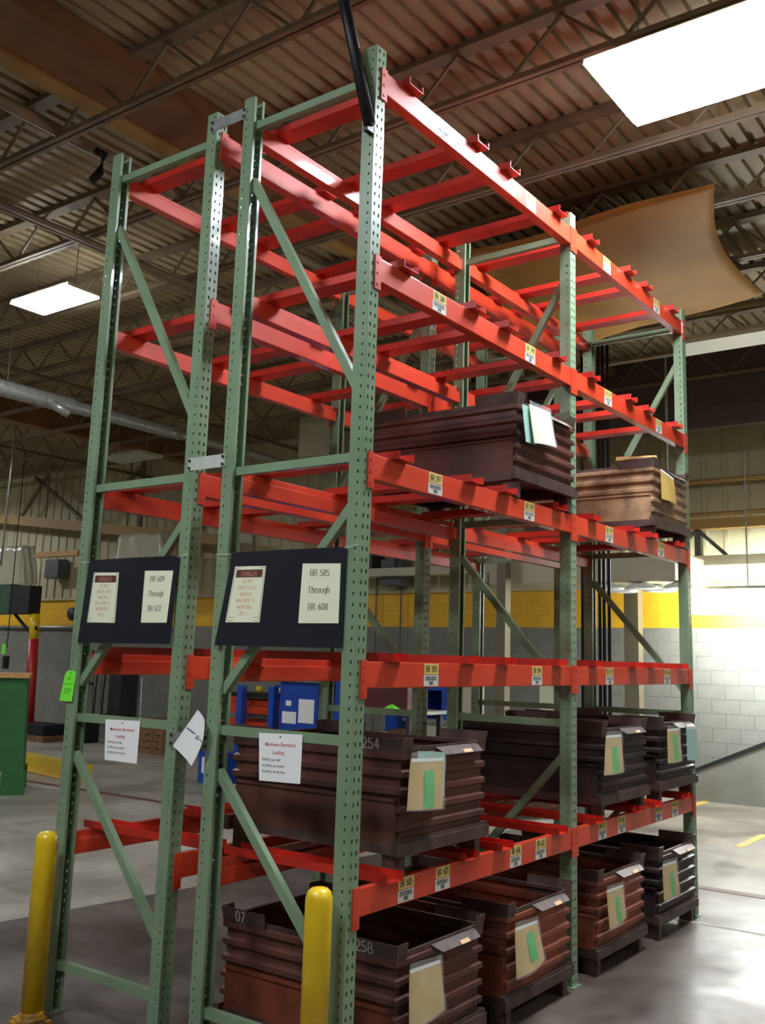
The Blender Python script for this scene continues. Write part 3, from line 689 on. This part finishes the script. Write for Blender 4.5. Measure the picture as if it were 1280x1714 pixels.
# ------------------------------------------------------------------ background, left to right
# spiral duct
b = MB(); n = 0; y = -6.0; k = len(b.v)
prof_y = []
while y < 10.6: prof_y += [(y, .130), (y+.10, .130), (y+.115, .137), (y+.13, .130)]; y += .145
prof_y = [(yy, rr*(1 if yy < 4.2 else .8 if yy < 6 else .62 if yy < 8 else .5)) for yy, rr in prof_y]
for yy, rr in prof_y: b.v += [(-8.2+.8*rr*math.cos(2*math.pi*j/18), yy, 5.06+.8*rr*math.sin(2*math.pi*j/18)) for j in range(18)]
for i in range(len(prof_y)-1):
    for j in range(18): b.f.append((i*18+j, i*18+(j+1)%18, (i+1)*18+(j+1)%18, (i+1)*18+j)); b.m.append(0)
t = thing('spiral_duct', 'long white spiral air duct below the roof at left', 'duct', (-8.2, 3, 5.06)); part('duct_tube', b, M_pipew, t, smooth=True)
b = MB(); b.tube([(-8.15, 3.80, 5.02), (-8.02, 4.0, 4.90)], .06, 14); part('nozzle', b, M_pipew, t, smooth=True)
for yy in (0., 3.2, 6.4, 9.6): b = MB(); b.tube([(-8.2, yy, 5.18), (-8.2, yy, ZC)], .006, 6); part('hanger', b, M_galv, t)
# white unit heater box hung high
t = thing('hanging_box', 'white square box hung near the roof behind the left rack', 'box', (-8.13, 9, 5.3))
b = MB(); b.box((-8.45, 8.9, 5.28), (-7.85, 9.4, 5.98)); part('box_body', b, M_duct, t, bevel=.01)
for x in (-8.3, -8.0): b = MB(); b.tube([(x, 9.15, 5.98), (x, 9.15, ZC)], .01, 6); part('hanger', b, M_galv, t)
# green bin with wooden rim, turned towards the aisle (local x to its left, y to its back)
t = thing('green_hopper', 'tall green steel bin with a wooden rim at the left edge', 'bin', (-8.98, 4.45, 0))
def lp(name, b, m, **k): return put(name, b.mesh(name, m), t, **k)
b = MB(); b.prism([(-1.9, .30), (0, .30), (-.05, 1.50), (-1.9, 1.50)], 'y', 0, 1.0); lp('bin_body', b, M_gbin)
for x0, x1 in ((-.26, .03), (-1.9, -1.6)):
    for yy in (0, .8): b = MB(); b.box((x0, yy, 0), (x1, yy+.2, .30)); lp('leg', b, M_gbin)
b = MB(); b.box((-1.95, -.05, 1.50), (-.02, 1.05, 1.55)); lp('rim', b, M_wood, label='raw wooden rim')
t.rotation_euler = (0, 0, .95)
# yellow floor guard
t = thing('floor_guard', 'long yellow steel floor guard behind the left posts', 'guard', (-10.6, 6, 0))
b = MB(); b.bar((-12.4, 6.35, .13), (-9.5, 5.85, .13), .16, .22); part('rail', b, M_yel, t)
b = MB(); b.bar((-12.4, 6.31, .012), (-9.5, 5.81, .012), .3, .024); part('base', b, M_lineyel, t)
# green cabinet on the crane post
t = thing('post_cabinet', 'dark green box held on a yellow and red post at far left', 'cabinet', (-16.1, 9.5, 0))
b = MB(); b.tube([(-16.2, 9.35, .3), (-16.3, 9.35, 2.1)], .11, 16); part('red_post', b, M_redpole, t, smooth=True)
b = MB(); b.tube([(-16.3, 9.35, 2.1), (-16.34, 9.35, 2.64)], .105, 16); part('yellow_post', b, M_yel, t, smooth=True)
b = MB(); b.box((-18.6, 9.2, 2.64), (-17.12, 9.5, 3.30)); part('green_box', b, M_dgreen, t)
b = MB(); b.box((-17.12, 9.2, 2.64), (-16.38, 9.5, 3.26)); part('black_box', b, M_rubber, t)
for p, q in (((-17.0, 9.3, 2.64), (-16.45, 9.33, 2.25)), ((-16.4, 9.3, 2.64), (-16.2, 9.33, 2.3))): b = MB(); b.bar(p, q, .05, .05); part('bracket', b, M_rubber, t)
b = MB(); b.box((-16.6, 9.1, .12), (-15.3, 9.7, .34)); part('base', b, M_rubber, t)
b = MB(); b.box((-16.7, 9.05, 0), (-15.2, 9.8, .12)); part('pallet', b, M_pallet, t)
t = thing('hand_pump', 'small red stand with a black handle beside the red post', 'pump', (-14.75, 9.75, 0))
b = MB(); b.tube([(-14.95, 9.8, .42), (-15.0, 9.8, 1.2)], .035, 10); part('shaft', b, M_redpole, t, smooth=True)
b = MB(); b.tube([(-15.35, 9.8, 1.2), (-14.75, 9.8, 1.2)], .03, 8); part('handle', b, M_rubber, t, smooth=True)
b = MB(); b.box((-15.08, 9.6, 0), (-14.6, 9.95, .42)); part('base', b, M_rubber, t)
# plastic wrapped things on top
def crumple(name, x0, x1, y0, y1, z0, z1, label):
    b = MB(); random.seed(name+label)
    def F(u, v):
        a = 2*math.pi*u; top = v
        rx, ry = (x1-x0)/2, (y1-y0)/2; kk = 1-.18*v+.05*math.sin(9*u*6.28+v*5)*(.3+v)
        return Vector(((x0+x1)/2+rx*kk*max(-1, min(1, 1.35*math.cos(a))), (y0+y1)/2+ry*kk*max(-1, min(1, 1.35*math.sin(a))), z0+(z1-z0)*v+.03*math.sin(a*7)*v))
    b.grid(F, 48, 8); n = len(b.v); b.v.append(((x0+x1)/2, (y0+y1)/2, z1+.03)); 
    for i in range(48): b.f.append((i*9+8, (i+1)*9+8, n)); b.m.append(0)
    return single(name, b, M_plast, label, 'wrapped bundle', loc=((x0+x1)/2, (y0+y1)/2, z0), weld=True, smooth=True)
crumple('wrapped_bundle', -18.0, -16.7, 9.2, 9.6, 3.31, 4.15, 'plastic-wrapped bundle on the green box at far left')
t = thing('crane_girder', 'long tan beam crossing the left background', 'beam', (-15, 9.6, 4.3))
b = MB(); b.bar((-21.5, 10.25, 5.3), (-11.2, 10.25, 4.1), .1, .22); part('beam', b, M_ledge, t)
for x in (-20.5, -17.6, -14.6, -11.6): z = 4.05+(5.2-4.05)*(-11.2-x)/10.3; b = MB(); b.tube([(x, 10.25, z+.05), (x, 10.25, ZC)], .02, 6); part('hanger', b, M_joist, t)
t = thing('shelf_platform', 'high tan wooden platform carrying a wrapped bundle', 'shelf', (-13.6, 9.3, 3.6))
b = MB(); b.box((-16.1, 9.05, 3.84), (-14.6, 9.2, 3.95)); part('beam', b, M_wood, t)
b = MB(); b.box((-14.6, 9.0, 3.58), (-11.9, 10.0, 3.66)); part('deck', b, M_wood, t)
for x in (-14.5, -12.0): b = MB(); b.tube([(x, 9.5, 3.66), (x, 9.5, ZC)], .02, 6); part('hanger', b, M_joist, t)
crumple('wrapped_bundle', -13.55, -12.0, 9.1, 9.8, 3.66, 4.2, 'plastic-wrapped bundle on the high wooden platform')
b = MB(); b.box((-17.98, 10.6, 3.57), (-17.45, 10.9, 4.02)); single('switch_box', b, M_grey, 'grey switch box on the wall above the dark green box', 'box', loc=(-17.7, 10.75, 3.8), bevel=.01)
b = MB(); b.tube([(XL+.3, YW-.07, 2.42), (-13.5, YW-.07, 2.42)], .035, 8); part('conduit', b, M_pipew, WALL, label='white conduit under the yellow band', smooth=True)
t = thing('wall_horn', 'small dark horn on the yellow band at left', 'horn', (-17.0, 10.9, 2.72)); b = MB(); b.tube([(-16.95, 10.97, 2.75), (-16.9, 10.7, 2.72)], .09, 14, r1=.16); part('horn_body', b, M_dgrey, t, smooth=True)
t = thing('hanging_control', 'cable with a small green tag hanging over the green bin', 'cable', (-16.7, 9, 1.6))
b = MB(); b.tube([(-16.75, 9, ZC), (-16.74, 9, 4), (-16.72, 9, 1.9)], .012, 6); part('cable', b, M_rubber, t)
b = MB(); b.box((-16.76, 8.95, 1.45), (-16.66, 9.05, 1.72)); part('control', b, M_rubber, t)
b = MB(); b.box((-16.80, 8.93, 1.76), (-16.66, 8.935, 1.98)); part('tag', b, M_tag, t)
b = MB(); b.tube([(-14.0, 7, ZC), (-14.02, 7, 5.2), (-14.05, 7, 3.4)], .02, 8); single('vertical_pipe', b, M_galv, 'thin white vertical pipe at the left edge', 'pipe', smooth=True)
# roof knee braces against the wall (dark diagonals)
for i, (p, q) in enumerate((((-19.3, 10.6, 5.0), (-18.0, 10.6, ZC)), ((-18.7, 10.6, 6.1), (-16.3, 10.6, 4.7)), ((-16.9, 10.6, 4.7), (-14.6, 10.6, 6.0)), ((-14.6, 10.6, 4.4), (-14.6, 10.6, 6.2)), ((-12.6, 10.6, 4.5), (-11.6, 10.6, 5.9)))):
    b = MB(); b.bar(p, q, .08, .08, (0, 1, 0)); part('brace_bar', b, M_joist, WALL)
for x0, x1, z0, z1 in ((-13.4, -12.9, 3.9, 5.2), (-11.9, -11.4, 4.0, 5.1), (-12.7, -12.15, 4.3, 5.0)):
    b = MB(); b.box((x0, YW-.12, z0), (x1, YW-.065, z1)); part('siding_panel', b, M_duct, WALL)
# hoses on the wall
for j in range(4):
    b = MB(); xx = -16.2+.28*j; b.tube([(xx, 10.85, 1.9), (xx-.05, 10.82, 1.0), (xx+.1, 10.7, .5), (xx+.35, 10.65, .42+.05*j)], .02, 6)
    single('wall_hose', b, M_rubber, ('leftmost', 'second from left', 'third from left', 'rightmost')[j]+' black hose on the grey wall behind the left rack', 'hose', group='black hoses on the grey wall', smooth=True)
b = MB(); b.box((-15.1, 10.5, .0), (-14.7, 10.9, 1.8)); single('wall_column', b, M_dgrey, 'dark narrow column on the grey wall behind the left rack', 'column', loc=(-14.9, 10.7, 0))
# pallets
def pallet(x, y, z, label, group):
    t = thing('wooden_pallet', label, 'pallet', (x, y, z), group)
    for i in range(5): b = MB(); b.box((x+i*.26, y, z+.10), (x+i*.26+.16, y+1.0, z+.12)); part('board', b, M_pallet, t)
    for yy in (0, .45, .9): b = MB(); b.box((x, y+yy, z), (x+1.2, y+yy+.1, z+.10)); part('stringer', b, M_pallet, t)
for k, w_ in enumerate(('bottom', 'second', 'middle', 'fourth', 'topmost')): pallet(-12.9, 9.2, k*.121, w_+' wooden pallet of the stack seen between the two racks', 'stacked wooden pallets')
# blue rack holding red beams
t = thing('beam_rack', 'blue-legged rack holding red beams behind the racks', 'storage rack', (-7.3, 7.2, 0))
for x, yy in ((-7.60, 7.0), (-6.98, 7.0), (-7.60, 7.8), (-6.98, 7.8)): b = MB(); b.box((x-.05, yy-.05, 0), (x+.05, yy+.05, 1.45)); part('leg', b, M_blue, t)
for z in (.55, .86, 1.05): b = MB(); b.box((-7.65, 7.05, z-.05), (-6.9, 7.75, z-.01)); part('shelf', b, M_dgrey, t)
def redbeam(x0, x1, y0, z0, w, h): 
    b = MB(); b.prism([(y0, z0), (y0+w, z0), (y0+w, z0+h), (y0+w*.6, z0+h), (y0+w*.6, z0+h*.7), (y0, z0+h*.7)], 'x', x0, x1)
    single('loose_beam', b, M_orange, 'red steel beam lying on the blue-legged rack', 'beam', group='loose red beams', loc=((x0+x1)/2, y0, z0))
for z, dy in ((.855, 0), (1.045, .0), (1.045, .25), (1.16, .1), (.855, .3)): redbeam(-8.2, -6.3 if z < 1.1 else -6.6, 7.1+dy, z, .13, .10)
b = MB(); b.box((-7.95, 7.1, 1.275), (-6.95, 7.5, 1.34)); single('dark_crate', b, M_rubber, 'dark tray on the red beams with yellow ends', 'tray', loc=(-7.4, 7.3, 1.3))
for x in (-7.5, -7.05): b = MB(); b.lathe([(.05, 1.345), (.055, 1.40), (.03, 1.44)], x, 7.25, 12); single('yellow_cap', b, M_yel, 'small yellow cap at the '+('left' if x < -7.3 else 'right')+' end of the dark tray', 'cap', 'yellow caps', smooth=True)
# blue cabinet with papers
t = thing('blue_cabinet', 'blue cabinet with white papers behind the right rack frame', 'cabinet', (-6.4, 7.2, 0))
b = MB(); b.box((-6.86, 7.0, 0), (-6.08, 7.7, 1.53)); part('cabinet_body', b, M_blue, t, bevel=.01)
b = MB(); b.box((-6.80, 6.985, .30), (-6.14, 7.0, 1.46)); part('door', b, M_blue, t)
for x0, z0, x1, z1 in ((-6.48, .98, -6.20, 1.30), (-6.78, .96, -6.52, 1.12), (-6.72, 1.20, -6.62, 1.27)):
    b = MB(); b.box((x0, 6.98, z0), (x1, 6.984, z1)); part('paper', b, M_white, t)
b = MB(); b.box((-6.9, 6.95, 1.53), (-6.0, 7.75, 1.56)); part('top', b, M_galv, t)
b = MB(); b.prism([(-6.0, 0), (-5.86, 0), (-5.74, 1.6), (-5.92, 1.6)], 'y', 7.1, 7.6); single('leaning_sheet', b, M_blue, 'leaning blue panel beside the blue cabinet', 'panel', loc=(-5.9, 7.3, 0))
t = thing('low_crate', 'low white and blue crate seen left of the right rack frame', 'crate', (-7.85, 6.9, 0))
b = MB(); b.box((-8.1, 6.7, .06), (-7.55, 7.0, .5)); part('crate_body', b, M_blue, t)
b = MB(); b.box((-8.02, 6.69, .2), (-7.75, 6.7, .42)); part('paper', b, M_white, t)
b = MB(); b.box((-8.15, 6.65, 0), (-7.5, 7.05, .06)); part('base', b, M_galv, t)
# work table with a red tub
t = thing('work_table', 'steel work table with a green rag behind tub 254', 'table', (-4.3, 6.3, 0))
b = MB(); b.box((-5.2, 6.0, 1.24), (-3.87, 6.8, 1.28)); part('tabletop', b, M_galv, t)
for x, yy in ((-5.15, 6.05), (-3.95, 6.05), (-5.15, 6.7), (-3.95, 6.7)): b = MB(); b.box((x-.03, yy-.03, 0), (x+.03, yy+.03, 1.24)); part('leg', b, M_dgrey, t)
b = MB(); b.box((-5.1, 6.1, .75), (-4.0, 6.7, .79)); part('shelf', b, M_pallet, t)
b = MB(); b.box((-4.95, 6.3, 1.281), (-4.16, 6.75, 1.60)); single('red_box', b, mat('dark_red_box', (88,34,34), .5), 'dark red box on the steel work table', 'box', loc=(-4.5, 6.5, 1.281), bevel=.01)
b = MB(); b.grid(lambda u, v: Vector((-4.36+.19*u, 6.06+.14*v, 1.284+.05*math.sin(3.1*u)*math.sin(3.1*v)+.015*math.sin(13*u+9*v)**2)), 8, 8); single('green_rag', b, M_tag, 'crumpled bright green rag on the work table', 'rag', solid=.004, smooth=True)
for i in range(3):
    b = MB(); b.box((-4.95+i*.3, 6.2, .791), (-4.72+i*.3, 6.5, .95+.05*i)); single('parts_box', b, [M_orange, M_wood, M_pallet][i], ['orange box', 'pale wooden box', 'brown wooden box'][i]+' on the shelf below the work table', 'box', loc=(-4.8+i*.3, 6.35, .79))
# blue machine
t = thing('blue_machine', 'blue open-fronted machine on a white base behind the racks', 'machine', (-5, 8.3, 0))
for a, c in (((-5.36, 8.0, 1.08), (-5.16, 8.7, 1.56)), ((-4.78, 8.0, 1.08), (-4.66, 8.7, 1.56)), ((-5.16, 8.6, 1.08), (-4.78, 8.7, 1.56)), ((-5.16, 8.0, 1.47), (-4.78, 8.6, 1.56))): b = MB(); b.box(a, c); part('casing', b, M_blue, t)
b = MB(); b.box((-5.40, 7.95, 1.03), (-4.6, 8.75, 1.08)); part('tray', b, M_galv, t)
b = MB(); b.box((-5.36, 8.0, 0), (-4.66, 8.7, 1.03)); part('pedestal', b, M_duct, t)
b = MB(); b.box((-5.62, 7.85, 0), (-5.44, 8.1, 1.56)); single('blue_post', b, M_blue, 'square blue post standing beside the blue machine', 'post', loc=(-5.5, 8, 0))
b = MB(); b.box((-4.47, 8.0, 0), (-4.28, 8.3, 1.75)); single('partition_sheet', b, M_duct, 'narrow white panel right of the blue machine', 'panel', loc=(-4.4, 8.1, 0))
b = MB(); b.box((-3.38, 8.2, 1.12), (-3.06, 8.5, 1.75)); o = single('white_box', b, M_cream, 'tall white box standing on a dark stand beyond the middle post', 'box', loc=(-3.2, 8.3, 1.3))
b = MB(); b.box((-4.02, 7.9, 0), (-2.9, 8.8, 1.12)); single('dark_stand', b, M_dgrey, 'long dark low stand beyond the middle post', 'stand', loc=(-3.5, 8.3, 0))
b = MB(); b.bar((-4.4, 7.7, 1.0), (-3.0, 7.7, 1.02), .06, .06); single('floor_rail', b, M_green, 'green horizontal rail before the dark stand', 'rail')
for x in (-4.3, -3.1): b = MB(); b.box((x-.03, 7.67, 0), (x+.03, 7.73, 1.0)); single('rail_post', b, M_green, ('left' if x < -4 else 'right')+' green post under the horizontal rail', 'post', group='rail posts', loc=(x, 7.7, 0))
# wall mounted dark boxes
for i, (x0, x1, z0, z1, s_) in enumerate(((-7.82, -7.38, 3.18, 3.64, 'grey speaker box on the wall left of the far posts'), (-8.30, -8.02, 3.37, 4.0, 'dark grey box on the wall beside the speaker box'))):
    b = MB(); b.box((x0, 10.55, z0), (x1, 10.93, z1)); single('wall_box', b, (M_grey, M_dgrey)[i], s_, 'box', loc=((x0+x1)/2, 10.7, z0), bevel=.01)
    b = MB(); b.tube([((x0+x1)/2, 10.9, z0), ((x0+x1)/2, 10.9, .6)], .014, 6); single('wall_cable', b, M_grey, ('thin cable running down the wall from the grey speaker box', 'thin cable running down the wall from the dark grey box')[i], 'cable')
# columns and pipes
b = MB(); b.box((-4.19, 8.45, 0), (-4.05, 8.6, ZC)); single('steel_column', b, M_brownc, 'brown steel column beneath the beige duct', 'column', loc=(-4.12, 8.5, 0))
b = MB(); b.box((-3.04, 10.2, 0), (-2.82, 10.38, 3.5)); single('steel_column', b, M_brownc, 'wide grey-brown column before the grey wall at the far frame', 'column', loc=(-2.93, 10.3, 0))
for x, s_ in ((-2.43, 'leftmost'), (-2.205, 'second'), (-2.15, 'third'), (-2.085, 'rightmost')):
    b = MB(); b.tube([(x, 7.5, 1.0), (x, 7.5, ZC)], .022, 8); single('riser_pipe', b, M_black, s_+' of the four dark vertical pipes beyond the middle post', 'pipe', smooth=True)
b = MB(); b.tube([(-4.75, 8.65, ZC), (-4.75, 8.65, 3.4), (-4.68, 8.65, 3.1), (-4.45, 8.65, 2.95)], .035, 8); single('bent_pipe', b, M_dgrey, 'bent grey pipe dropping beside the beige duct', 'pipe', smooth=True)
# beige duct with lit round dishes underneath
t = thing('beige_duct', 'long beige duct below the roof beyond the racks', 'duct', (-2.5, 9, 3.1))
b = MB(); b.box((-4.5, 8.75, 2.98), (-1.72, 9.9, 3.36)); part('duct_body', b, M_duct, t, bevel=.02)
for x in (-4.2, -2.0): b = MB(); b.tube([(x, 9.3, 3.36), (x, 9.3, ZC)], .02, 6); part('hanger', b, M_galv, t)
for i, (x, yy) in enumerate(((-2.75, 8.95), (-2.25, 8.95), (-2.75, 9.45), (-2.2, 9.45), (-1.75, 9.0))):
    b = MB(); b.lathe([(.06, 2.98), (.20, 2.93), (.23, 2.90), (.20, 2.89), (.02, 2.91)], x, yy, 20); part('air_dish', b, M_white, t, smooth=True, label='round white dish')
for z, s_ in ((3.93, 'upper'), (3.40, 'lower')):
    t = thing('box_beam', s_+' pale horizontal beam on the back wall right of the rack', 'beam', (0, 10.3, z)); b = MB(); b.box((-9.5, 10.4, z-.07), (8.5, 10.6, z+.07)); part('beam', b, M_duct if z < 3.9 else M_ledge, t)
    if z > 3.9:
        b = MB(); b.tube([(-9.5, 10.35, z+.13), (8.5, 10.35, z+.13)], .03, 8); part('pipe', b, M_ledge, t, smooth=True)
        for x in (-7.5, -4.8, -2.0, .8, 3.6): b = MB(); b.bar((x, 10.5, z-.07), (x, 10.5, 3.47), .09, .09); part('post', b, M_grey, t)
        for x in (-2.0, .8): 
            for s in (-1, 1): b = MB(); b.bar((x, 10.45, z-.07), (x+s*.42, 10.45, 3.47), .05, .05); part('strut', b, M_grey, t)
b = MB(); b.tube([(-9.5, 10.75, 4.62), (8.5, 10.75, 4.62)], .035, 8); part('conduit', b, M_ledge, WALL, smooth=True, label='tan pipe along the siding')
# grey wedge with a dark sloping edge before the back wall at right
t = thing('wall_wedge', 'grey wall wedge with a dark sloping top edge at right', 'ramp', (1, 10.8, 0))
b = MB(); b.prism([(-3.2, 0), (3.6, 0), (3.6, 3.0), (-2.95, .10)], 'y', 10.84, 10.975); part('wedge_side', b, M_wgrey, t)
b = MB(); b.bar((-2.95, 10.90, .11), (3.6, 10.90, 3.01), .16, .045, (0, 0, 1)); part('edge_strip', b, M_rubber, t)
# tarp under the roof
ct = bil([(-2.1, 4.15, 5.80), (.42, 3.95, 5.78), (.10, 6.5, 5.74), (-3.1, 7.2, 5.70)])
def tarp(u, v): p = ct(u, v); return Vector((p.x+.18*math.sin(v*math.pi)*-u, p.y, p.z-.22*math.sin(math.pi*u)*math.sin(math.pi*v)-.02*math.sin(9*u+5*v)))
b = MB(); b.grid(tarp, 24, 24); single('roof_tarp', b, M_tarp, 'large yellow-brown tarp slung under the roof at right', 'tarp', smooth=True, solid=.004)
for o_ in [o for o in bpy.data.objects if o.type == 'MESH' and o.name.startswith('beam') and False]: pass
